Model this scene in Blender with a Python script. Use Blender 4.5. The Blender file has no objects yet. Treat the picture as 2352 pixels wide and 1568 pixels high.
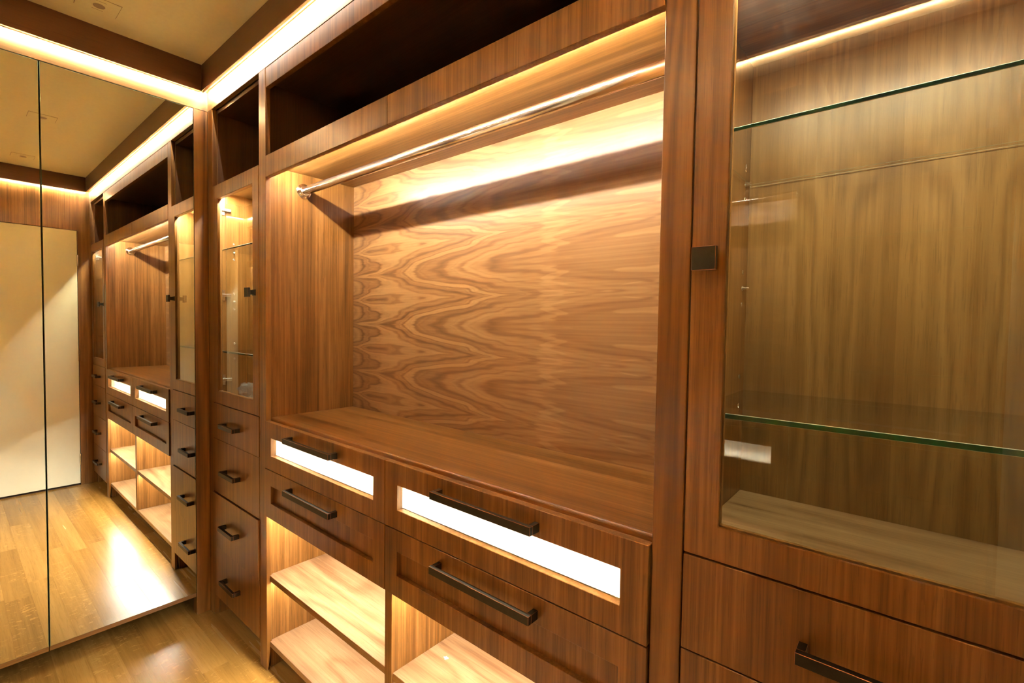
import bpy, bmesh, math, random
from mathutils import Vector, Matrix, noise

# ---------------------------------------------------------------- camera, light, exposure
S = bpy.context.scene
COL = S.collection
CAM = Vector((2.5403, -0.8053, 1.3882))
YAW, PIT, ROL = 0.6993, -0.0351, 0.0153
fw = Vector((-math.sin(YAW) * math.cos(PIT), math.cos(YAW) * math.cos(PIT), math.sin(PIT)))
rr = Vector((math.cos(YAW), math.sin(YAW), 0)); uu = rr.cross(fw)
R = math.cos(ROL) * rr + math.sin(ROL) * uu
U = -math.sin(ROL) * rr + math.cos(ROL) * uu
cd = bpy.data.cameras.new('camera'); cam = bpy.data.objects.new('camera', cd); COL.objects.link(cam)
cd.sensor_fit = 'HORIZONTAL'; cd.sensor_width = 36.0; cd.lens = 1099.54 / 2352 * 36.0
cd.clip_start = 0.01
M = Matrix((R, U, -fw)).transposed().to_4x4(); M.translation = CAM
cam.matrix_world = M
S.camera = cam
W = bpy.data.worlds.new('world'); S.world = W; W.use_nodes = True
W.node_tree.nodes['Background'].inputs[0].default_value = (0.01, 0.007, 0.004, 1)
W.node_tree.nodes['Background'].inputs[1].default_value = 0.2
S.view_settings.view_transform = 'Standard'; S.view_settings.look = 'None'
S.view_settings.gamma = 1.0; S.view_settings.use_curve_mapping = False
S.view_settings.exposure = 0.0
LED = (1.0, 0.94, 0.80)          # warm white LED tape
P_COVE, P_HANG, P_DRAWER, P_SHELF, P_SHELF2, P_TOWER = 2650, 860, 400, 520, 310, 880
try:
    S.cycles.use_denoising = True
    S.cycles.max_bounces = 14; S.cycles.diffuse_bounces = 6; S.cycles.glossy_bounces = 8
    S.cycles.transparent_max_bounces = 24; S.cycles.sample_clamp_indirect = 120.0
    S.cycles.caustics_reflective = False; S.cycles.caustics_refractive = False
    S.cycles.blur_glossy = 0.1
except Exception:
    pass

# ---------------------------------------------------------------- materials
class NT:
    def __init__(s, name):
        s.m = bpy.data.materials.new(name); s.m.use_nodes = True
        s.t = s.m.node_tree; s.t.nodes.clear()
        s.out = s.t.nodes.new('ShaderNodeOutputMaterial')
    def n(s, typ, ins=None, **kw):
        nd = s.t.nodes.new(typ)
        for k, v in kw.items(): setattr(nd, k, v)
        for k, v in (ins or {}).items(): s.set(nd, k, v)
        return nd
    def set(s, nd, k, v):
        if hasattr(v, 'is_output') or isinstance(v, bpy.types.NodeSocket): s.t.links.new(v, nd.inputs[k])
        else: nd.inputs[k].default_value = v
    def math(s, op, a, b=0.0, c=0.0):
        nd = s.n('ShaderNodeMath', {0: a, 1: b, 2: c}, operation=op); return nd.outputs[0]
    def vmul(s, v, vec):
        return s.n('ShaderNodeVectorMath', {0: v, 1: vec}, operation='MULTIPLY').outputs[0]
    def noise(s, v, scale=1.0, detail=2.0, rough=0.5, dist=0.0):
        return s.n('ShaderNodeTexNoise', {'Vector': v, 'Scale': scale, 'Detail': detail, 'Roughness': rough,
                                         'Distortion': dist}).outputs[0]
    def ramp(s, f, stops):
        nd = s.n('ShaderNodeValToRGB', {0: f}); e = nd.color_ramp.elements
        while len(e) < len(stops): e.new(0.5)
        for el, (p, c) in zip(e, stops): el.position = p; el.color = (*c, 1)
        return nd.outputs[0]
    def surf(s, shader): s.t.links.new(shader, s.out.inputs[0]); return s.m

def wood(name, axis, dark, mid, light, rough=0.34, a1=0.35, a2=0.5, a3=0.0, K=5.0, leaf=None, leafax=None, leaf0=0.0,
         tone=0.0, figx=1.6, figc=7.0, pores=0.25, spread=1.0, cross1=110, cross2=20, ray=False, objtone=0.0, spec=0.45, ax2=0.7):
    t = NT(name)
    pos = t.n('ShaderNodeNewGeometry').outputs['Position']
    rnd = t.n('ShaderNodeObjectInfo').outputs['Random']
    leafv = None
    if leaf:
        sep = t.n('ShaderNodeSeparateXYZ', {0: pos}); comp = list(sep.outputs)
        i = 'xyz'.index(leafax)
        c = t.math('SUBTRACT', comp[i], leaf0)
        k = t.math('FLOOR', t.math('DIVIDE', c, leaf))
        leafv = t.n('ShaderNodeTexWhiteNoise', {'W': k}, noise_dimensions='1D').outputs[0]
        comp[i] = t.math('PINGPONG', c, leaf)
        j = 'xyz'.index(axis)
        comp[j] = t.math('ADD', comp[j], t.math('MULTIPLY', k, 0.004))
        v = t.n('ShaderNodeCombineXYZ', {0: comp[0], 1: comp[1], 2: comp[2]}).outputs[0]
    else:
        off = t.n('ShaderNodeCombineXYZ', {0: t.math('MULTIPLY', rnd, 37.7), 1: t.math('MULTIPLY', rnd, 21.3), 2: t.math('MULTIPLY', rnd, 55.1)}).outputs[0]
        v = t.n('ShaderNodeVectorMath', {0: pos, 1: off}, operation='ADD').outputs[0]
    def sc(cr, al): return tuple(al if ax == axis else cr for ax in 'xyz')
    n1 = t.noise(t.vmul(v, sc(cross1, 1.6)), 1, 4, 0.62)
    n2 = t.noise(t.vmul(v, sc(cross2, ax2)), 1, 3, 0.55, 0.3)
    val = t.math('ADD', 0.5, t.math('MULTIPLY', t.math('SUBTRACT', n1, 0.5), a1 * 2))
    val = t.math('ADD', val, t.math('MULTIPLY', t.math('SUBTRACT', n2, 0.5), a2 * 2))
    if a3:
        n3 = t.noise(t.vmul(v, sc(figc, figx)), 1, 2.2, 0.45, 0.25)
        n3 = t.math('ADD', n3, t.math('MULTIPLY', t.math('SUBTRACT', n1, 0.5), 0.035))
        ph = t.math('FRACT', t.math('MULTIPLY', n3, K))
        saw = t.math('POWER', t.math('ADD', 0.5, t.math('MULTIPLY', t.math('SINE', t.math('MULTIPLY', ph, 2 * math.pi)), 0.5)), 1.7)
        big = t.noise(t.vmul(v, sc(figc * 0.8, figx * 0.8)), 1, 1, 0.5)
        val = t.math('ADD', val, t.math('MULTIPLY', t.math('SUBTRACT', 0.4, saw), a3))
        val = t.math('ADD', val, t.math('MULTIPLY', t.math('SUBTRACT', big, 0.5), a3 * 1.3))
    if leafv is not None and tone:
        val = t.math('ADD', val, t.math('MULTIPLY', t.math('SUBTRACT', leafv, 0.5), tone))
    if objtone:
        val = t.math('ADD', val, t.math('MULTIPLY', t.math('SUBTRACT', rnd, 0.5), objtone))
    col = t.ramp(val, [(0.5 - 0.42 * spread, dark), (0.5, mid), (0.5 + 0.42 * spread, light)])
    if ray:     # silver-grain flecks of quarter-sawn oak
        rf = t.noise(t.vmul(v, sc(22, 55)), 1, 2, 0.5, 1.6)
        patch = t.noise(t.vmul(v, sc(5, 2.2)), 1, 1, 0.5)
        f = t.math('MULTIPLY', t.math('GREATER_THAN', rf, 0.62), t.math('MULTIPLY', t.math('SUBTRACT', patch, 0.44), 6.0))
        f = t.n('ShaderNodeClamp', {0: f}).outputs[0]
        col = t.n('ShaderNodeMixRGB', {0: t.math('MULTIPLY', f, 0.34), 1: col, 2: (*[min(1, c * 1.5) for c in light], 1)}).outputs[0]
    p = t.noise(t.vmul(v, sc(420, 14)), 1, 1, 0.5)
    pf = t.math('MULTIPLY', t.math('GREATER_THAN', p, 0.62), pores)
    col = t.n('ShaderNodeMixRGB', {0: pf, 1: col, 2: (*[c * 0.45 for c in dark], 1)}).outputs[0]
    bump = t.n('ShaderNodeBump', {'Height': n1, 'Strength': 0.06, 'Distance': 0.002}).outputs[0]
    rg = t.math('ADD', rough, t.math('MULTIPLY', t.math('SUBTRACT', n2, 0.5), 0.12))
    b = t.n('ShaderNodeBsdfPrincipled', {'Base Color': col, 'Roughness': rg, 'Specular IOR Level': spec, 'Normal': bump})
    return t.surf(b.outputs[0])

DK, MD, LT = (0.086, 0.032, 0.006), (0.188, 0.080, 0.0165), (0.305, 0.147, 0.043)
WV = wood('walnut_vertical_grain', 'z', DK, MD, LT, a1=0.52, a2=0.55, a3=0.16, K=8, figx=0.45, figc=9, cross1=170, cross2=26, ax2=0.5)
WVS = wood('walnut_post', 'z', (0.080, 0.029, 0.006), (0.195, 0.082, 0.016), (0.29, 0.136, 0.032), a1=0.30, a2=0.55, a3=0.34, K=9, figx=0.5, figc=11, pores=0.15)
WX = wood('walnut_along_run', 'x', DK, MD, LT, a1=0.50, a2=0.75, cross1=150, cross2=24)
WXC = wood('walnut_shelf_cathedral', 'x', (0.150, 0.070, 0.029), (0.262, 0.146, 0.070), (0.36, 0.220, 0.118), a1=0.45, a2=0.40, a3=0.30, K=6, figx=1.2, figc=5)
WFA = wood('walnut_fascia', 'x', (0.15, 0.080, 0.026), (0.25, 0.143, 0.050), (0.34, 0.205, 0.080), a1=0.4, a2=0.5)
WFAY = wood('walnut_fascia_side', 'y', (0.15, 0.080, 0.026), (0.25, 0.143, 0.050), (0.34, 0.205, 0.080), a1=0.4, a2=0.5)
WY = wood('walnut_across_run', 'y', DK, MD, LT, a1=0.30, a2=0.5)
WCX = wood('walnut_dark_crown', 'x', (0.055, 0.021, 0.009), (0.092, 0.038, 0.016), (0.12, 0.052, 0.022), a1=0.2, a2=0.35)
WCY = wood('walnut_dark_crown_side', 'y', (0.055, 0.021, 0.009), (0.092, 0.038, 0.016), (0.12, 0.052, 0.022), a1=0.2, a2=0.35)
WND = wood('walnut_niche_painted_shade', 'z', (0.040, 0.016, 0.005), (0.078, 0.034, 0.012), (0.115, 0.054, 0.021), a1=0.5, a2=0.5, cross1=150)  # walnut darkened: the deep shade of the niches is painted into its colour
WNX = wood('walnut_niche_top_painted_shade', 'x', (0.040, 0.016, 0.005), (0.078, 0.034, 0.012), (0.115, 0.054, 0.021), a1=0.5, a2=0.5, cross1=150)  # same painted shade for the niche tops
WLEAF = wood('walnut_vertical_leaves', 'z', (0.110, 0.050, 0.014), (0.192, 0.098, 0.029), (0.285, 0.158, 0.055), a1=0.34, a2=0.28, a3=0.26, K=9.0,
             leaf=0.107, leafax='x', leaf0=2.298, tone=0.28, figx=1.1, figc=7.0, pores=0.2)
OAK = wood('oak_plank', 'x', (0.145, 0.066, 0.013), (0.262, 0.136, 0.030), (0.37, 0.205, 0.054), rough=0.25, a1=0.22, a2=0.4, pores=0.15, cross1=80, cross2=16,
           ray=True, objtone=0.34, spec=0.42)

def flame_panel(name, P, z0, x0, dark, mid, light, rough=0.34):
    """book-matched veneer laid sideways: every second leaf mirrored, contours run to points along the leaf joints"""
    t = NT(name)
    pos = t.n('ShaderNodeNewGeometry').outputs['Position']
    sep = t.n('ShaderNodeSeparateXYZ', {0: pos}).outputs
    c = t.math('SUBTRACT', sep[2], z0)
    k = t.math('FLOOR', t.math('DIVIDE', c, 2 * P))
    tt = t.math('PINGPONG', c, P)
    s_ = t.math('SUBTRACT', t.math('MULTIPLY', tt, 2.0 / P), 1.0)
    x = t.math('SUBTRACT', sep[0], x0)
    v = t.n('ShaderNodeCombineXYZ', {0: x, 1: t.math('MULTIPLY', k, 0.012), 2: tt}).outputs[0]
    def sstep(a, b):
        return t.n('ShaderNodeMapRange', {0: x, 1: a, 2: b, 3: 0.0, 4: 1.0}, interpolation_type='SMOOTHSTEP').outputs[0]
    wl = t.math('SUBTRACT', 1.0, sstep(0.10, 0.50)); wm = sstep(0.12, 0.55)
    nz = t.noise(t.vmul(v, (1.9, 1.0, 11.0)), 1, 3, 0.5, 0.2)
    jag = t.noise(t.vmul(v, (9.0, 1.0, 75.0)), 1, 3, 0.6)
    n1 = t.noise(t.vmul(v, (1.6, 1.0, 150.0)), 1, 4, 0.62)
    G = t.math('ADD', x, t.math('MULTIPLY', t.math('MULTIPLY', t.math('MULTIPLY', s_, s_), wl), 0.24))
    G = t.math('SUBTRACT', G, t.math('MULTIPLY', t.math('MULTIPLY', s_, wm), 0.27))
    G = t.math('ADD', G, t.math('MULTIPLY', t.math('SUBTRACT', nz, 0.5), 0.70))
    G = t.math('ADD', G, t.math('MULTIPLY', t.math('SUBTRACT', jag, 0.5), 0.05))
    G = t.math('MAXIMUM', G, -0.25)
    ph = t.math('SUBTRACT', t.math('MULTIPLY', G, 12.0), t.math('MULTIPLY', t.math('MULTIPLY', G, G), 3.6))
    def wave(f, o, p):
        w = t.math('ADD', 0.5, t.math('MULTIPLY', t.math('SINE', t.math('ADD', t.math('MULTIPLY', ph, 6.2832 * f), o)), 0.5))
        return t.math('POWER', w, p)
    fade = t.math('SUBTRACT', 1.0, t.math('MULTIPLY', sstep(0.62, 1.15), 0.62))
    lines = t.math('ADD', t.math('MULTIPLY', wave(1.0, 0.0, 3.0), -0.24), t.math('MULTIPLY', t.math('SUBTRACT', wave(0.37, 1.0, 1.2), 0.45), 0.26))
    patch = t.noise(t.vmul(v, (3.2, 1.0, 26.0)), 1, 2, 0.5, 0.4)
    blob = t.n('ShaderNodeMapRange', {0: patch, 1: 0.60, 2: 0.63, 3: 0.0, 4: 0.16}, interpolation_type='SMOOTHSTEP').outputs[0]
    val = t.math('ADD', 0.66, t.math('MULTIPLY', lines, fade))
    val = t.math('ADD', val, t.math('MULTIPLY', blob, sstep(0.75, 1.1)))
    val = t.math('SUBTRACT', val, t.math('MULTIPLY', wave(2.3, 0.6, 3.0), 0.07))
    val = t.math('ADD', val, t.math('MULTIPLY', t.math('SUBTRACT', n1, 0.5), 0.42))
    col = t.ramp(val, [(0.10, dark), (0.50, mid), (0.92, light)])
    b = t.n('ShaderNodeBsdfPrincipled', {'Base Color': col, 'Roughness': rough, 'Specular IOR Level': 0.45})
    return t.surf(b.outputs[0])
WFIG = flame_panel('walnut_bookmatched_flame', 0.1035, 0.968, 0.605, (0.075, 0.031, 0.010), (0.19, 0.090, 0.031), (0.34, 0.190, 0.074))

def plain(name, col, rough=0.5, metal=0.0, spec=0.5, var=0.0):
    t = NT(name)
    b = t.n('ShaderNodeBsdfPrincipled', {'Base Color': (*col, 1), 'Roughness': rough, 'Metallic': metal, 'Specular IOR Level': spec})
    if var:
        g = t.n('ShaderNodeNewGeometry').outputs['Position']
        nz = t.noise(g, 60, 3, 0.6)
        t.set(b, 'Base Color', t.ramp(nz, [(0.3, tuple(c * (1 - var) for c in col)), (0.7, tuple(min(1, c * (1 + var)) for c in col))]))
        bp = t.n('ShaderNodeBump', {'Height': t.noise(g, 400, 2, 0.5), 'Strength': 0.05, 'Distance': 0.001}).outputs[0]
        t.set(b, 'Normal', bp)
    return t.surf(b.outputs[0])

PAINT = plain('ceiling_paint', (0.91, 0.92, 0.70), 0.75, var=0.02)
DOORP = plain('cream_door_paint', (0.78, 0.78, 0.64), 0.45, var=0.01)
LINER = plain('cream_drawer_lining', (0.85, 0.80, 0.66), 0.5, var=0.02)
BRONZE = plain('dark_bronze', (0.030, 0.025, 0.015), 0.45, 0.7, var=0.15)
COPPER = plain('worn_copper_edge', (0.30, 0.12, 0.055), 0.4, 0.85)
CHROME = plain('chrome', (0.86, 0.84, 0.80), 0.06, 1.0)
RAIL = plain('rail_steel', (0.88, 0.85, 0.80), 0.17, 1.0)
NICKEL = plain('nickel', (0.85, 0.82, 0.77), 0.25, 1.0)
DARKGAP = plain('dark_gap', (0.012, 0.008, 0.006), 0.8)
TOE = plain('toe_kick_board', (0.06, 0.03, 0.015), 0.6, var=0.1)
PAPER = plain('white_paper', (0.85, 0.83, 0.78), 0.7)
ALU = plain('aluminium_channel', (0.6, 0.58, 0.55), 0.4, 1.0)
SEAM = plain('plaster_seam_shadow', (0.36, 0.29, 0.18), 0.8)
LENS = plain('downlight_lens', (0.42, 0.36, 0.28), 0.35, var=0.05)
MIRROR = NT('mirror_silver')
_g = MIRROR.n('ShaderNodeNewGeometry').outputs['Position']
MIRROR = MIRROR.surf(MIRROR.n('ShaderNodeBsdfPrincipled', {'Base Color': (0.93, 0.93, 0.86, 1), 'Metallic': 1.0,
            'Roughness': MIRROR.math('MULTIPLY', MIRROR.math('POWER', MIRROR.noise(_g, 9, 4, 0.6), 4.0), 0.02)}).outputs[0])
MBEV = plain('mirror_polished_edge', (0.10, 0.22, 0.15), 0.08, 0.3)

def glass(name, tint, dust=0.0):
    t = NT(name)
    g = t.n('ShaderNodeNewGeometry')
    fr = t.n('ShaderNodeFresnel', {'IOR': 1.5}).outputs[0]
    fr = t.math('MULTIPLY', t.math('MULTIPLY', fr, 1.9), t.math('SUBTRACT', 1.0, g.outputs['Backfacing']))   # both surfaces of the thin pane
    tr = t.n('ShaderNodeBsdfTransparent', {'Color': (*tint, 1)}).outputs[0]
    gl = t.n('ShaderNodeBsdfGlossy', {'Roughness': 0.0}).outputs[0]
    m = t.n('ShaderNodeMixShader', {0: fr, 1: tr, 2: gl}).outputs[0]
    if dust:
        p = g.outputs['Position']
        sm = t.noise(p, 14, 5, 0.65, 1.2)
        sp = t.n('ShaderNodeTexVoronoi', {'Vector': p, 'Scale': 230.0}).outputs['Distance']
        pat = t.noise(p, 30, 2, 0.5)
        spk = t.math('MULTIPLY', t.math('LESS_THAN', sp, 0.11), t.math('GREATER_THAN', pat, 0.64))
        f = t.math('ADD', t.math('MULTIPLY', t.math('POWER', sm, 2.0), dust), t.math('MULTIPLY', spk, dust * 2.5))
        d1 = t.n('ShaderNodeBsdfDiffuse', {0: (0.7, 0.66, 0.62, 1)}).outputs[0]
        d2 = t.n('ShaderNodeBsdfTranslucent', {0: (0.7, 0.66, 0.62, 1)}).outputs[0]
        dd = t.n('ShaderNodeMixShader', {0: 0.6, 1: d1, 2: d2}).outputs[0]
        m = t.n('ShaderNodeMixShader', {0: f, 1: m, 2: dd}).outputs[0]
    return t.surf(m)

PANE = glass('clear_pane', (0.97, 0.98, 0.95))
PANED = glass('dusty_pane', (0.955, 0.955, 0.83), 0.05)
SHELFG = glass('shelf_glass', (0.965, 0.985, 0.965), 0.010)
EDGEG = plain('green_glass_edge', (0.010, 0.105, 0.065), 0.12, 0.0, 0.8)
EDGEL = plain('polished_glass_arris', (0.42, 0.46, 0.40), 0.12, 0.0, 0.8)
BAGM = glass('clear_plastic', (0.93, 0.93, 0.93), 0.60)

def led_mat(name, power, pitch=0.0167):
    t = NT(name)
    s = t.n('ShaderNodeSeparateXYZ', {0: t.n('ShaderNodeNewGeometry').outputs['Position']})
    c = t.math('ADD', s.outputs[0], s.outputs[1])
    w = t.math('ADD', 0.5, t.math('MULTIPLY', t.math('SINE', t.math('MULTIPLY', c, 2 * math.pi / pitch)), 0.5))
    w = t.math('ADD', 0.12, t.math('MULTIPLY', t.math('POWER', w, 4.0), 3.2))
    e = t.n('ShaderNodeEmission', {'Color': (*LED, 1), 'Strength': t.math('MULTIPLY', w, power)})
    return t.surf(e.outputs[0])
L_COVE, L_HANG = led_mat('led_cove', P_COVE), led_mat('led_hanging', P_HANG)
L_DRAW, L_SHELF, L_TOWER = led_mat('led_drawer', P_DRAWER), led_mat('led_shelf', P_SHELF), led_mat('led_tower', P_TOWER)
L_TOWER_NARROW = led_mat('led_narrow_tower', 1900)
L_SHELF2 = led_mat('led_lower_shelf', P_SHELF2)

# ---------------------------------------------------------------- mesh helpers
FLIP = None                       # when set, y -> FLIP - y (the facing run on the other side of the room)
LOC = {}                          # world position of every object's origin
def link(name, bm, mats, parent=None, smooth=False, org=None):
    if FLIP is not None:
        for v in bm.verts: v.co.y = FLIP - v.co.y
        bmesh.ops.reverse_faces(bm, faces=bm.faces[:])
        if org is not None: org = Vector((org[0], FLIP - org[1], org[2]))
    xs = [v.co for v in bm.verts]
    lo = Vector([min(c[i] for c in xs) for i in range(3)]); hi = Vector([max(c[i] for c in xs) for i in range(3)])
    o_ = Vector(org) if org is not None else Vector(((lo.x + hi.x) / 2, (lo.y + hi.y) / 2, lo.z))
    bmesh.ops.translate(bm, verts=bm.verts[:], vec=-o_)
    me = bpy.data.meshes.new(name); bm.to_mesh(me); bm.free()
    for m in (mats if isinstance(mats, (list, tuple)) else [mats]): me.materials.append(m)
    if smooth:
        for p in me.polygons: p.use_smooth = True
    o = bpy.data.objects.new(name, me); COL.objects.link(o)
    place(o, o_, parent)
    return o
def place(o, world, parent):
    LOC[o.name] = Vector(world)
    if parent is not None:
        o.parent = parent; o.location = Vector(world) - LOC[parent.name]
    else: o.location = world
def empty(name, loc):
    o = bpy.data.objects.new(name, None); COL.objects.link(o); o.empty_display_size = 0.1
    l = Vector(loc)
    if FLIP is not None: l.y = FLIP - l.y
    place(o, l, None); return o
def tag(o, label=None, cat=None, group=None, kind=None):
    if label: o['label'] = label
    if cat: o['category'] = cat
    if group: o['group'] = group
    if kind: o['kind'] = kind
    return o
def cube(bm, x0, x1, y0, y1, z0, z1, bev=0.0008, mi=0, bevmi=None):
    vs = [bm.verts.new((x, y, z)) for x in (x0, x1) for y in (y0, y1) for z in (z0, z1)]
    F = [(0, 1, 3, 2), (4, 6, 7, 5), (0, 4, 5, 1), (2, 3, 7, 6), (0, 2, 6, 4), (1, 5, 7, 3)]
    fs = [bm.faces.new([vs[i] for i in f]) for f in F]
    for f in fs: f.material_index = mi
    if bev:
        es = list({e for f in fs for e in f.edges})
        r = bmesh.ops.bevel(bm, geom=es, offset=bev, segments=1, affect='EDGES', profile=0.5)
        if bevmi is not None:
            for f in r['faces']: f.material_index = bevmi
def box(name, mat, parent, *bs, bev=0.0008):
    bm = bmesh.new()
    for b in bs: cube(bm, *b, bev=bev)
    bmesh.ops.recalc_face_normals(bm, faces=bm.faces[:])
    return link(name, bm, mat, parent)
def plate(name, mat, parent, x0, x1, z0, z1, hx0, hx1, hz0, hz1, y0, y1, bev=0.001):
    """flat board in the front plane with a rectangular opening"""
    bm = bmesh.new()
    O = [(x0, z0), (x1, z0), (x1, z1), (x0, z1)]; I = [(hx0, hz0), (hx1, hz0), (hx1, hz1), (hx0, hz1)]
    rings = [[bm.verts.new((x, y, z)) for x, z in Q] for y in (y0, y1) for Q in (O, I)]
    of, inf, ob, ib = rings
    for i in range(4):
        j = (i + 1) % 4
        bm.faces.new((of[i], of[j], inf[j], inf[i])); bm.faces.new((ob[j], ob[i], ib[i], ib[j]))
        bm.faces.new((of[j], of[i], ob[i], ob[j])); bm.faces.new((inf[i], inf[j], ib[j], ib[i]))
    bmesh.ops.recalc_face_normals(bm, faces=bm.faces[:])
    es = [e for e in bm.edges if len(e.link_faces) == 2 and e.calc_face_angle(0) > 0.5]
    bmesh.ops.bevel(bm, geom=es, offset=bev, segments=1, affect='EDGES', profile=0.5)
    return link(name, bm, mat, parent)
def cyl(name, mat, parent, p0, p1, r, seg=24, r2=None):
    bm = bmesh.new(); a, b = Vector(p0), Vector(p1); d = b - a
    bmesh.ops.create_cone(bm, cap_ends=True, segments=seg, radius1=r, radius2=r if r2 is None else r2, depth=d.length)
    q = d.to_track_quat('Z', 'Y').to_matrix().to_4x4()
    bmesh.ops.transform(bm, matrix=Matrix.Translation((a + b) / 2) @ q, verts=bm.verts[:])
    return link(name, bm, mat, parent, smooth=False)
def tube_x(name, mat, parent, x0, prof, yc, zc, seg=32):
    """surface of revolution about an x axis: prof = [(dx, r)]"""
    bm = bmesh.new(); rings = []
    for dx, r in prof:
        rings.append([bm.verts.new((x0 + dx, yc + r * math.cos(2 * math.pi * k / seg), zc + r * math.sin(2 * math.pi * k / seg))) for k in range(seg)])
    for A, B in zip(rings, rings[1:]):
        for k in range(seg): bm.faces.new((A[k], A[(k + 1) % seg], B[(k + 1) % seg], B[k]))
    bm.faces.new(rings[0]); bm.faces.new(rings[-1][::-1])
    bmesh.ops.recalc_face_normals(bm, faces=bm.faces[:])
    return link(name, bm, mat, parent, smooth=True)
def led(name, mat, parent, a, b, n1, n2, t1=0.004, t2=0.009, lit=(1, 2)):
    """LED tape in a slim diffuser: small rectangular profile lit on the two faces looking along n1 and n2"""
    bm = bmesh.new(); a, b, n1, n2 = Vector(a), Vector(b), Vector(n1), Vector(n2)
    q = [Vector((0, 0, 0)), n1 * t1, n1 * t1 + n2 * t2, n2 * t2]
    A = [bm.verts.new(a + v) for v in q]; B = [bm.verts.new(b + v) for v in q]
    for i in range(4):
        j = (i + 1) % 4
        f = bm.faces.new((A[i], A[j], B[j], B[i])); f.material_index = 0 if i in lit else 1
    for f in (bm.faces.new(A), bm.faces.new(B[::-1])): f.material_index = 1
    bmesh.ops.recalc_face_normals(bm, faces=bm.faces[:])
    return link(name, bm, [mat, ALU], parent)
def handle(parent, xc, zc, length, y, h=0.0195, proj=0.033):
    bm = bmesh.new(); x0, x1 = xc - length / 2, xc + length / 2
    cube(bm, x0, x1, y - proj, y - proj + 0.011, zc - h / 2, zc + h / 2, bev=0.0007, bevmi=1)
    for xa in (x0, x1 - 0.012): cube(bm, xa, xa + 0.012, y - proj + 0.0108, y, zc - h / 2, zc + h / 2, bev=0.0005, bevmi=1)
    return link('handle', bm, [BRONZE, COPPER], parent)
def knob(parent, xc, zc, y):
    bm = bmesh.new()
    cube(bm, xc - 0.0188, xc + 0.0188, y - 0.032, y - 0.023, zc - 0.0188, zc + 0.0188, bev=0.0007, bevmi=1)
    cube(bm, xc - 0.009, xc + 0.009, y - 0.0235, y - 0.004, zc - 0.009, zc + 0.009, bev=0.0005)
    cube(bm, xc - 0.012, xc + 0.012, y - 0.0045, y, zc - 0.012, zc + 0.012, bev=0.0005)
    return link('knob', bm, [BRONZE, COPPER], parent)
def glass_shelf(parent, x0, x1, y0, y1, zb, th):
    """clear shelf: green front edge, thin polished arrises round the other edges"""
    bm = bmesh.new(); cube(bm, x0, x1, y0, y1, zb, zb + th, bev=0.0007, mi=0, bevmi=2)
    bmesh.ops.recalc_face_normals(bm, faces=bm.faces[:])
    for f in bm.faces:
        if f.normal.y < -0.9: f.material_index = 1
    return link('glass_shelf', bm, [SHELFG, EDGEG, EDGEL], parent)

# ---------------------------------------------------------------- key dimensions
XW, YO = 2.736, -1.2              # far side wall, front of the facing run
YB = 0.383                        # inner back of the cabinets
ZF, ZC, ZCR = 2.3492, 2.539, 2.4216
XP0, XP1, XQ0, XQ1 = 0.556, 0.6165, 2.195, 2.2495
XM = 1.4044

# ---------------------------------------------------------------- room shell
fl = tag(box('floor', TOE, None, (-0.42, XW + 0.02, -1.62, 0.42, -0.06, -0.012), bev=0), kind='structure')
random.seed(7)
y, row = 0.1045 + 0.0925 * 3, 0
while y > -1.6:
    y1 = y - 0.0925; xs = [-0.40]
    cuts = {4: [0.263, 1.36, 2.2]}
    ridx = round((0.012 - y) / 0.0925) + 1
    if abs(y + 0.2655) < 0.02: cx = [0.263, 1.25, 2.05]
    else:
        cx, x = [], -0.40 + random.uniform(0.25, 1.0)
        while x < XW - 0.15: cx.append(x); x += random.uniform(0.65, 1.25)
    xs += cx + [XW + 0.01]
    for a, b in zip(xs, xs[1:]):
        bm = bmesh.new(); dz = random.uniform(-0.0003, 0.0)
        cube(bm, a + 0.00005, b - 0.00005, y1 + 0.00005, y - 0.00005, -0.0118, dz, bev=0.0002)
        link('floor_plank', bm, OAK, fl)
    y = y1
tag(box('ceiling', PAINT, None, (-0.42, XW + 0.08, -1.62, 0.42, ZC, ZC + 0.04), bev=0), kind='structure')
tag(box('wall_back', WX, None, (-0.42, XW + 0.08, 0.415, 0.435, 0, ZC), bev=0), kind='structure')
tag(box('wall_front', WX, None, (-0.42, XW + 0.08, -1.635, -1.615, 0, ZC), bev=0), kind='structure')
# left wall: carcass behind the mirrors, lit fascia above, stile beside the cabinet
tag(box('wall_left', TOE, None, (-0.42, -0.40, -1.62, 0.415, 0, ZC), bev=0), kind='structure')
tag(box('trim_1', WFAY, None, (-0.058, 0.0, -1.2, 0.0, ZF, ZC - 0.0005)), kind='structure')          # fascia over the mirrors
tag(box('trim_2', WVS, None, (-0.055, 0.0, -0.0565, -0.0005, 0, ZF - 0.001)), kind='structure')    # stile between mirror and cabinet
tag(box('trim_3', WVS, None, (-0.055, 0.0, -1.1995, -1.1435, 0, ZF - 0.001)), kind='structure')
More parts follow.
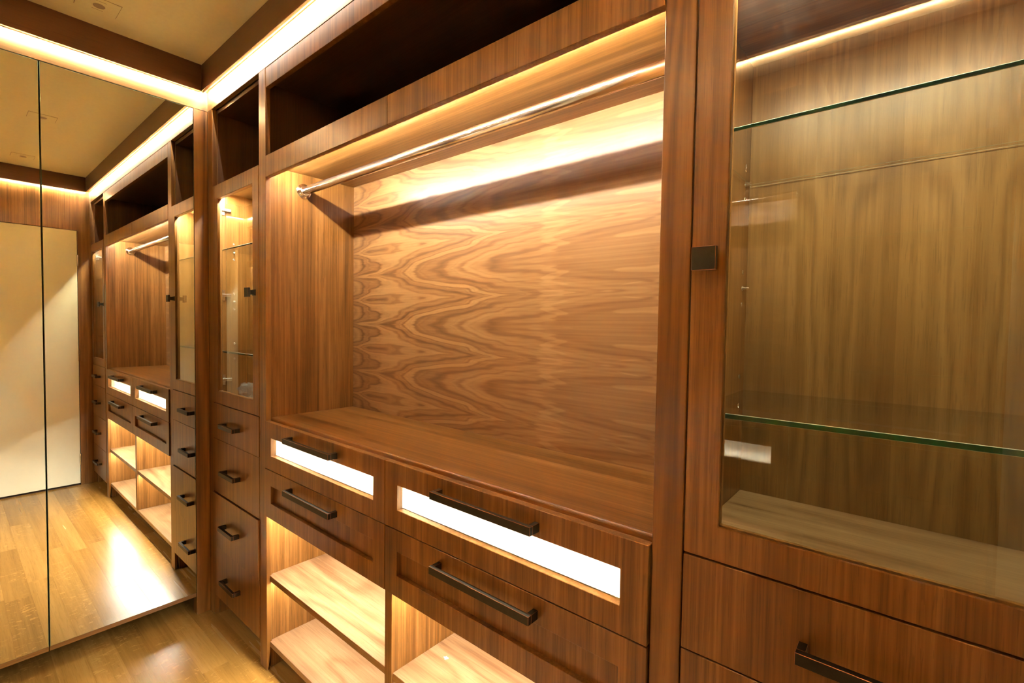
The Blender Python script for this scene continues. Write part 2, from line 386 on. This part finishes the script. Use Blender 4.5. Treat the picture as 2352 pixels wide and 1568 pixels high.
# right wall: wood surround and the cream door
tag(box('wall_right', WV, None, (XW, XW + 0.06, -0.0846, 0.415, 0, ZC), (XW, XW + 0.06, -1.615, -1.116, 0, ZC),
        (XW, XW + 0.06, -1.116, -0.0846, 2.1035, ZC), bev=0), kind='structure')
tag(box('trim_4', WFA, None, (0.0, XW, 0.0, 0.018, ZF, ZC - 0.0005)), kind='structure')              # fascia above the cabinets
tag(box('trim_5', WFA, None, (0.0, XW, YO - 0.018, YO, ZF, ZC - 0.0005)), kind='structure')
d = tag(box('door_1', DOORP, None, (XW + 0.006, XW + 0.046, -1.113, -0.0876, 0.014, 2.1005), bev=0.0015), kind='structure')
for z in (0.22, 1.08, 1.86):
    cyl('hinge', NICKEL, d, (XW - 0.002, -0.0858, z - 0.045), (XW - 0.002, -0.0858, z + 0.045), 0.0055, 12)
tag(box('trim_6', TOE, None, (XW + 0.004, XW + 0.06, -1.116, -0.0846, 0.0, 0.003), bev=0), kind='structure')   # threshold
# crown boards round the ceiling with LED tape hidden behind their lower edges
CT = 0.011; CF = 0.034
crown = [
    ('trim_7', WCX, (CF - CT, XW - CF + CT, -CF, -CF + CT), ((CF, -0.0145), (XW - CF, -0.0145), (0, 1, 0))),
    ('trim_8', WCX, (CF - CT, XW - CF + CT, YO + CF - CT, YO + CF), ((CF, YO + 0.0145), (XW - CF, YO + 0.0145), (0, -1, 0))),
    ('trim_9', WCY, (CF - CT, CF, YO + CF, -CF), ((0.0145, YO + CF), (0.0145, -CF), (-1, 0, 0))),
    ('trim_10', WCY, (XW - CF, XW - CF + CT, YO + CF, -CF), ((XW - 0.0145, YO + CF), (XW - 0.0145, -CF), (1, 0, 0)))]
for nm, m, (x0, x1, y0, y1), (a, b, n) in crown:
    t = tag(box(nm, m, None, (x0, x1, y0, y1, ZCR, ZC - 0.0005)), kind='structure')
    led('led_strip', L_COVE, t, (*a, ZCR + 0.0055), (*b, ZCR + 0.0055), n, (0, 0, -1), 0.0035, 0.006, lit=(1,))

# ---------------------------------------------------------------- mirrors
def mirror(y0, y1, label):
    t = empty('wall_mirror', (-0.012, (y0 + y1) / 2, 0.085)); tag(t, label, 'mirror', 'wall mirrors')
    box('backing_board', WY, t, (-0.024, -0.0055, y0, y1, 0.086, 2.3480), bev=0.0004)
    bm = bmesh.new(); cube(bm, -0.005, 0.0, y0, y1, 0.106, 2.3468, bev=0.0010, bevmi=1)
    link('mirror_glass', bm, [MIRROR, MBEV], t)
mirror(-0.5572, -0.0585, 'tall frameless mirror beside the tall cabinet, right of the dark seam')
mirror(-1.0605, -0.5606, 'tall frameless mirror at the left edge, left of the dark seam')
tag(box('baseboard_left', TOE, None, (-0.36, -0.35, -1.62, 0.41, 0.0, 0.10), bev=0.0005), kind='structure')
tag(box('trim_14', WY, None, (-0.345, -0.0245, -1.62, 0.41, 0.088, 0.104), bev=0.0005), kind='structure')  # unseen cabinet bottom behind the mirrors, added to stop light leaking
tag(box('trim_11', WV, None, (-0.058, -0.001, -1.143, -1.0635, 0.086, 2.3455)), kind='structure')

# ---------------------------------------------------------------- tall glass-door cabinets
def tower(x0, x1, dx0, dx1, gx0, gx1, hinge_left, label, main, back_mat, handle_x):
    """x0..x1 inside of the side panels, dx door/drawer width, gx glass width"""
    xi0, xi1 = x0, x1
    t = empty('display_cabinet', ((x0 + x1) / 2, 0.2, 0)); tag(t, label, 'cabinet')
    P = 0.018
    box('side_panel', WV, t, (xi0 - (P if hinge_left else 0.016), xi0, 0.020, 0.402, 0, ZF - 0.001))
    box('side_panel', WV, t, (xi1, xi1 + P, 0.020, 0.402, 0, ZF - 0.001))
    box('back_panel', back_mat, t, (xi0 + 0.0005, xi1 - 0.0005, YB, YB + 0.012, 0.10, 1.9968), bev=0)
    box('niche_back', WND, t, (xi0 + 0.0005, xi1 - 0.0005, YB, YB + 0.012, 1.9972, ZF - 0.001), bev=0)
    for x in (xi0 + 0.0003, xi1 - 0.0025): box('niche_shade_sheet', WND, t, (x, x + 0.0022, 0.0205, YB - 0.0005, 1.9970, 2.3295), bev=0)  # thin sheets added to carry the painted niche shade on the sides
    box('floor_board', WXC, t, (xi0 + 0.0005, xi1 - 0.0005, 0.0205, YB - 0.0005, 0.994, 1.013))
    box('top_board', WX, t, (xi0 + 0.0005, xi1 - 0.0005, 0.0205, YB - 0.0005, 1.976, 1.9965))
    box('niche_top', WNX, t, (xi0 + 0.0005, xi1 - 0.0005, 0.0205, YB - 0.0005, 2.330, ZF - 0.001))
    box('toe_kick', TOE, t, (xi0 + 0.0005, xi1 - 0.0005, 0.085, 0.10, 0.0, 0.098), bev=0)
    led('led_strip', L_TOWER_NARROW if hinge_left else L_TOWER, t, (xi0 + 0.004, 0.030, 1.9755), (xi1 - 0.01, 0.030, 1.9755), (0, 1, 0), (0, 0, -1), 0.008, 0.007, lit=(2,))
    zs = [(1.7075, 0.0065), (1.2375, 0.009)]
    for zb, th in zs: glass_shelf(t, xi0 + 0.002, xi1 - 0.002, 0.030, YB - 0.003, zb, th)
    if main:
        rows = (0.088, 0.350)
        for zc in (1.711, 1.477, 1.243):
            for dz in (0.036, 0, -0.036):
                if zc != 1.477 and dz == 0: continue
                for yr in rows:
                    tube_x('shelf_pin', NICKEL, t, xi0 - 0.002, [(0, 0.0052), (0.0028, 0.0052), (0.0030, 0.0034), (0.0022, 0.0024)] if dz else
                           [(0, 0.0052), (0.0028, 0.0052), (0.0030, 0.0024), (0.016, 0.0024)], yr, zc + dz, 12)
        for zb, th in zs:
            for yr in rows:
                tube_x('shelf_pin', NICKEL, t, xi0 - 0.002, [(0, 0.0052), (0.0028, 0.0052), (0.0030, 0.0024), (0.014, 0.0024)], yr, zb - 0.0026, 12)
    # door
    Y0, Y1 = -0.002, 0.017
    d = plate('door', WV, t, dx0, dx1, 1.0085, 1.9968, gx0, gx1, 1.0660, 1.9352, Y0, Y1, bev=0.0016)
    bm = bmesh.new(); cube(bm, gx0 - 0.004, gx1 + 0.004, 0.0085, 0.0125, 1.063, 1.938, bev=0)
    bmesh.ops.recalc_face_normals(bm, faces=bm.faces[:])
    link('glass_pane', bm, PANED if not hinge_left else PANE, d)
    if main:
        kx = (gx1 + dx1) / 2 - 0.009 if hinge_left else 2.2815
        knob(d, kx, 1.5005 if hinge_left else 1.4975, Y0)
        hx = (xi0, 1) if hinge_left else (xi1, -1)
        for z in (1.900, 1.5045, 1.109):
            bm = bmesh.new()
            a, b = sorted((hx[0] + hx[1] * 0.0005, hx[0] + hx[1] * 0.004))
            cube(bm, a, b, 0.030, 0.048, z - 0.024, z + 0.024, bev=0.0008)
            a, b = sorted((hx[0] + hx[1] * 0.004, hx[0] + hx[1] * 0.013))
            cube(bm, a, b, 0.019, 0.074, z - 0.007, z + 0.007, bev=0.002)
            a, b = sorted((hx[0] + hx[1] * 0.002, hx[0] + hx[1] * 0.014))
            cube(bm, a, b, 0.0175, 0.026, z - 0.013, z + 0.013, bev=0.002)
            link('hinge', bm, NICKEL, d)
    # drawers below
    Z = [1.0065, 0.8416, 0.5905, 0.3425, 0.1000]
    hz = [0.921, 0.7105, 0.4655, 0.2185]
    offs = [0.0, 0.0015, -0.0045, 0.0] if (main and hinge_left) else [0, 0, 0, 0]
    for k in range(4):
        zt, zb = Z[k] - 0.0012, Z[k + 1] + 0.0012
        dr = box('drawer', WV, t, (dx0, dx1, Y0 + offs[k], Y1 + offs[k], zb, zt), bev=0.0010)
        box('drawer_box', LINER, dr, (xi0 + 0.012, xi1 - 0.012, Y1 + offs[k], 0.36, zb + 0.02, zt - 0.04))
        if main: handle(dr, handle_x, hz[k], 0.158, Y0 + offs[k], h=0.018)
    return t

tag(box('trim_12', WVS, None, (0.0005, 0.0555, 0.0, 0.019, 0, ZF - 0.001)), kind='structure')      # filler in the corner
tower(0.060, 0.552, 0.0575, 0.5545, 0.1195, 0.498, True,
      'tall narrow walnut cabinet with one small glazed door, next to the mirror', True, WV, 0.285)
tower(2.2405, 2.712, 2.2520, 2.7300, 2.3075, 2.672, False,
      'tall walnut cabinet with a large glazed door and glass shelves, nearest at right', True, WLEAF, 2.504)

# ---------------------------------------------------------------- central open wardrobe with drawers
def post(parent, x0, x1):
    bm = bmesh.new()
    prof = [(0.0, 0.0), (0.006, 0.0), (0.0195, 0.112), (0.0195, ZF - 0.001), (0.0, ZF - 0.001)]
    A = [bm.verts.new((x0, y, z)) for y, z in prof]; B = [bm.verts.new((x1, y, z)) for y, z in prof]
    bm.faces.new(A); bm.faces.new(B[::-1])
    for i in range(5): j = (i + 1) % 5; bm.faces.new((A[i], B[i], B[j], A[j]))
    bmesh.ops.recalc_face_normals(bm, faces=bm.faces[:])
    bmesh.ops.bevel(bm, geom=[e for e in bm.edges if abs((e.verts[0].co - e.verts[1].co).z) > 1], offset=0.0022, segments=3, affect='EDGES', profile=0.5)
    return link('face_post', bm, WVS, parent)

def wardrobe(label, main, wlabel):
    X0, X1 = 0.607, 2.2015          # inner faces of the side panels
    t = empty('open_wardrobe', (XM, 0.2, 0)); tag(t, label, 'wardrobe')
    P = 0.018
    for x in (X0 - P, X1): box('side_panel', WV, t, (x, x + P, 0.0200, 0.402, 0, ZF - 0.001))
    post(t, XP0, XP1); post(t, XQ0, XQ1)
    box('back_panel', WFIG, t, (X0 + 0.0005, X1 - 0.0005, YB, YB + 0.012, 0.10, 1.998), bev=0)
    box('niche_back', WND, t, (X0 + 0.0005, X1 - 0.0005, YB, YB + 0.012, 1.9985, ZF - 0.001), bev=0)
    for x in (X0 + 0.0003, X1 - 0.0025): box('niche_shade_sheet', WND, t, (x, x + 0.0022, 0.0195, YB - 0.0005, 2.0062, 2.2995), bev=0)  # added side sheets with the niche shade in their colour
    box('niche_floor', WX, t, (X0 + 0.0005, X1 - 0.0005, 0.0185, YB - 0.0005, 1.9865, 2.006))
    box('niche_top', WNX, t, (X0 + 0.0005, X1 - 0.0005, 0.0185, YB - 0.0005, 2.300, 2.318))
    box('header_panel', WV, t, (XP1 + 0.0008, XQ0 - 0.0008, 0.0005, 0.018, 2.2755, ZF - 0.0015))
    for a, b in ((XP1 + 0.0008, XM - 0.0075), (XM - 0.0055, XQ0 - 0.0008)):
        box('valance_panel', WV, t, (a, b, -0.001, 0.017, 1.9385, 2.0190))
    led('led_strip', L_HANG, t, (X0 + 0.02, 0.036, 1.9745), (X1 - 0.02, 0.036, 1.9745), (0, 1, 0), (0, 0, -1), 0.0017, 0.0055, lit=(0, 1, 2))
    # clothes rail
    r = tube_x('clothes_rail', RAIL, t, X0 + 0.0008, [(0, 0.016), (X1 - X0 - 0.0016, 0.016)], 0.154, 1.919)
    fl_ = [(0, 0.031), (0.003, 0.031), (0.0055, 0.0285), (0.006, 0.0205), (0.017, 0.0205), (0.0185, 0.019), (0.0186, 0.0161)]
    tube_x('rail_flange', CHROME, r, X0 + 0.0004, fl_, 0.154, 1.919)
    tube_x('rail_flange', CHROME, r, X1 - 0.0004, [(-a, b) for a, b in fl_], 0.154, 1.919)
    # drawer bank
    yf0, yf1 = -0.006, 0.013
    Zt, Zm, Zb = 1.0000, 0.8150, 0.6260
    box('drawer_deck', WX, t, (X0 + 0.0005, X1 - 0.0005, 0.0145, YB - 0.0005, 0.640, 0.652))
    for xa, xb, wa, wb, hx in ((XP1 + 0.001, XM - 0.0015, 0.670, 1.3466, 0.9935), (XM + 0.0015, XQ0 - 0.0025, 1.462, 2.1375, 1.7930)):
        up = plate('drawer', WV, t, xa, xb, Zm + 0.0012, Zt, wa, wb, 0.8710, 0.9396, yf0, yf1)
        box('glass_pane', PANE, up, (wa - 0.004, wb + 0.004, yf1 + 0.0005, yf1 + 0.004, 0.867, 0.9436), bev=0)
        bm = bmesh.new(); bx0, bx1 = max(X0 + 0.004, wa - 0.018), min(X1 - 0.004, wb + 0.018)
        for q in ((bx0 + 0.012, bx1 - 0.012, yf1 + 0.0045, 0.36, 0.860, 0.8702), (bx0, bx0 + 0.012, yf1 + 0.0045, 0.36, 0.860, 0.955),
                  (bx1 - 0.012, bx1, yf1 + 0.0045, 0.36, 0.860, 0.955), (bx0 + 0.012, bx1 - 0.012, 0.348, 0.36, 0.8702, 0.955)):
            cube(bm, *q, bev=0)
        link('drawer_box', bm, LINER, up)
        led('led_strip', L_DRAW, t, (wa - 0.006, 0.0235, 0.9825), (wb + 0.006, 0.0235, 0.9825), (0, 1, 0), (0, 0, -1), 0.008, 0.006)
        lo = plate('drawer', WV, t, xa, xb, Zb, Zm - 0.0012, wa, wb, 0.6863, 0.7540, yf0, yf1)
        box('recessed_panel', WV, lo, (wa - 0.006, wb + 0.006, yf1 - 0.006, yf1 + 0.002, 0.680, 0.760), bev=0)
        box('drawer_box', LINER, lo, (bx0, bx1, yf1 + 0.0025, 0.36, 0.655, 0.80))
        if main:
            handle(up, hx, 0.9637, 0.315, yf0); handle(lo, hx, 0.7760, 0.315, yf0)
    # open shelves underneath
    dv0, dv1 = 1.388, 1.4212
    box('divider', WV, t, (dv0, dv1, 0.0085, YB - 0.0005, 0.1125, 0.6255), bev=0.001)
    for a, b in ((X0 + 0.0005, dv0 - 0.0005), (dv1 + 0.0005, X1 - 0.0005)):
        box('shelf', WXC, t, (a, b, 0.0125, YB - 0.0005, 0.357, 0.380))
        led('led_strip', L_SHELF, t, (a + 0.012, 0.028, 0.6395), (b - 0.012, 0.028, 0.6395), (0, 1, 0), (0, 0, -1), 0.008, 0.005)
        led('led_strip', L_SHELF2, t, (a + 0.012, 0.028, 0.3565), (b - 0.012, 0.028, 0.3565), (0, 1, 0), (0, 0, -1), 0.008, 0.005)
    box('shelf', WXC, t, (X0 + 0.0005, X1 - 0.0005, 0.0135, YB - 0.0005, 0.090, 0.112))
    box('toe_kick', TOE, t, (X0 + 0.0005, X1 - 0.0005, 0.24, 0.255, 0, 0.089), bev=0)
    # worktop
    bm = bmesh.new(); cube(bm, X0 + 0.001, X1 - 0.001, 0.0225, YB - 0.001, 0.983, 1.0085, bev=0)
    es = [e for e in bm.edges if all(v.co.y < 0.03 for v in e.verts) and abs(e.verts[0].co.x - e.verts[1].co.x) > 1]
    bmesh.ops.bevel(bm, geom=es, offset=0.006, segments=4, affect='EDGES', profile=0.5)
    tag(link('worktop', bm, WX, None), wlabel, 'worktop')
    return t
wardrobe('wide open walnut wardrobe with chrome rail and drawers, between the two glazed cabinets', True,
         'long brown walnut worktop under the chrome rail, above the drawers')

# ---------------------------------------------------------------- ceiling downlights
for i, (x, lb) in enumerate(((0.2035, 'square plaster-in downlight in the ceiling above the mirror'),
                             (1.338, 'square plaster-in downlight in mid ceiling, seen in the mirror'),
                             (2.380, 'square plaster-in downlight near the cream door, farthest in the mirror'))):
    t = empty('ceiling_downlight', (x, -0.415, ZC)); tag(t, lb, 'downlight', 'ceiling downlights')
    def zplate(name, m, x0, x1, y0, y1, h, bev=0.0004): return box(name, m, t, (x0, x1, y0, y1, ZC - h, ZC - 0.0001), bev=bev)
    zplate('trim_plate', PAINT, x - 0.0525, x + 0.0525, -0.4775, -0.3595, 0.0022)
    xa, xb, ya, yb, w = x - 0.0525, x + 0.0525, -0.4775, -0.3595, 0.0013
    box('plate_seam', SEAM, t, (xa - w, xa, ya - w, yb + w, ZC - 0.0012, ZC - 0.0001), (xb, xb + w, ya - w, yb + w, ZC - 0.0012, ZC - 0.0001),
        (xa, xb, ya - w, ya, ZC - 0.0012, ZC - 0.0001), (xa, xb, yb, yb + w, ZC - 0.0012, ZC - 0.0001), bev=0)
    for xs_ in (x - 0.0335, x + 0.0322): box('spring_slot', SEAM, t, (xs_, xs_ + 0.0013, -0.432, -0.400, ZC - 0.0026, ZC - 0.0023), bev=0)
    cyl('aperture_ring', PAINT, t, (x, -0.416, ZC - 0.0038), (x, -0.416, ZC - 0.0023), 0.0205, 32, 0.0225)
    cyl('lens', LENS, t, (x, -0.416, ZC - 0.0046), (x, -0.416, ZC - 0.0039), 0.0175, 32)

# ---------------------------------------------------------------- small loose things
bm = bmesh.new(); bmesh.ops.create_icosphere(bm, subdivisions=4, radius=1.0)
for v in bm.verts:
    n = v.co.normalized()
    k = 1 + 0.42 * noise.noise(n * 2.3 + Vector((3, 1, 7))) + 0.30 * abs(noise.noise(n * 5.1)) - 0.22 * abs(noise.noise(n * 9.0 + Vector((5, 5, 5))))
    v.co = Vector((n.x * 0.050 * k, n.y * 0.040 * k, n.z * 0.034 * k))
lo = min(v.co.z for v in bm.verts)
for v in bm.verts: v.co += Vector((0.125, 0.125, 1.0134 - lo))
tag(link('plastic_bag', bm, BAGM, None), 'small crumpled clear plastic bag on the bottom of the narrow glazed cabinet', 'bag')
bm = bmesh.new(); vs = []
for k in range(9):
    a = 2 * math.pi * k / 9; r = 0.0075 * (1.0 if k % 2 else 0.55)
    vs.append((1.492 + r * 1.2 * math.cos(a), 0.155 + r * math.sin(a)))
top = [bm.verts.new((x, y, 0.3812 + 0.0006 * (i % 3))) for i, (x, y) in enumerate(vs)]
bot = [bm.verts.new((x, y, 0.3802)) for x, y in vs]
bm.faces.new(top); bm.faces.new(bot[::-1])
for i in range(9): bm.faces.new((top[i], bot[i], bot[(i + 1) % 9], top[(i + 1) % 9]))
bmesh.ops.recalc_face_normals(bm, faces=bm.faces[:])
tag(link('paper_scrap', bm, PAPER, None), 'tiny torn white paper scrap on the lit shelf under the wide right drawers', 'paper')

# ---------------------------------------------------------------- facing run on the other side of the room (seen only in reflections)
FLIP = YO
tower(0.060, 0.552, 0.0575, 0.5545, 0.1195, 0.498, True,
      'narrow glazed walnut cabinet of the facing run, mirror end, behind the camera', False, WV, 0.285)
tower(2.2405, 2.712, 2.2520, 2.7300, 2.3075, 2.672, False,
      'glazed walnut cabinet of the facing run, cream door end, behind the camera', False, WV, 2.5)
wardrobe('open walnut wardrobe of the facing run, behind the camera, glimpsed in the right glass door', False,
         'walnut worktop of the facing wardrobe behind the camera')
tag(box('trim_13', WVS, None, (0.0005, 0.0555, 0.0, 0.019, 0, ZF - 0.001)), kind='structure')
FLIP = None
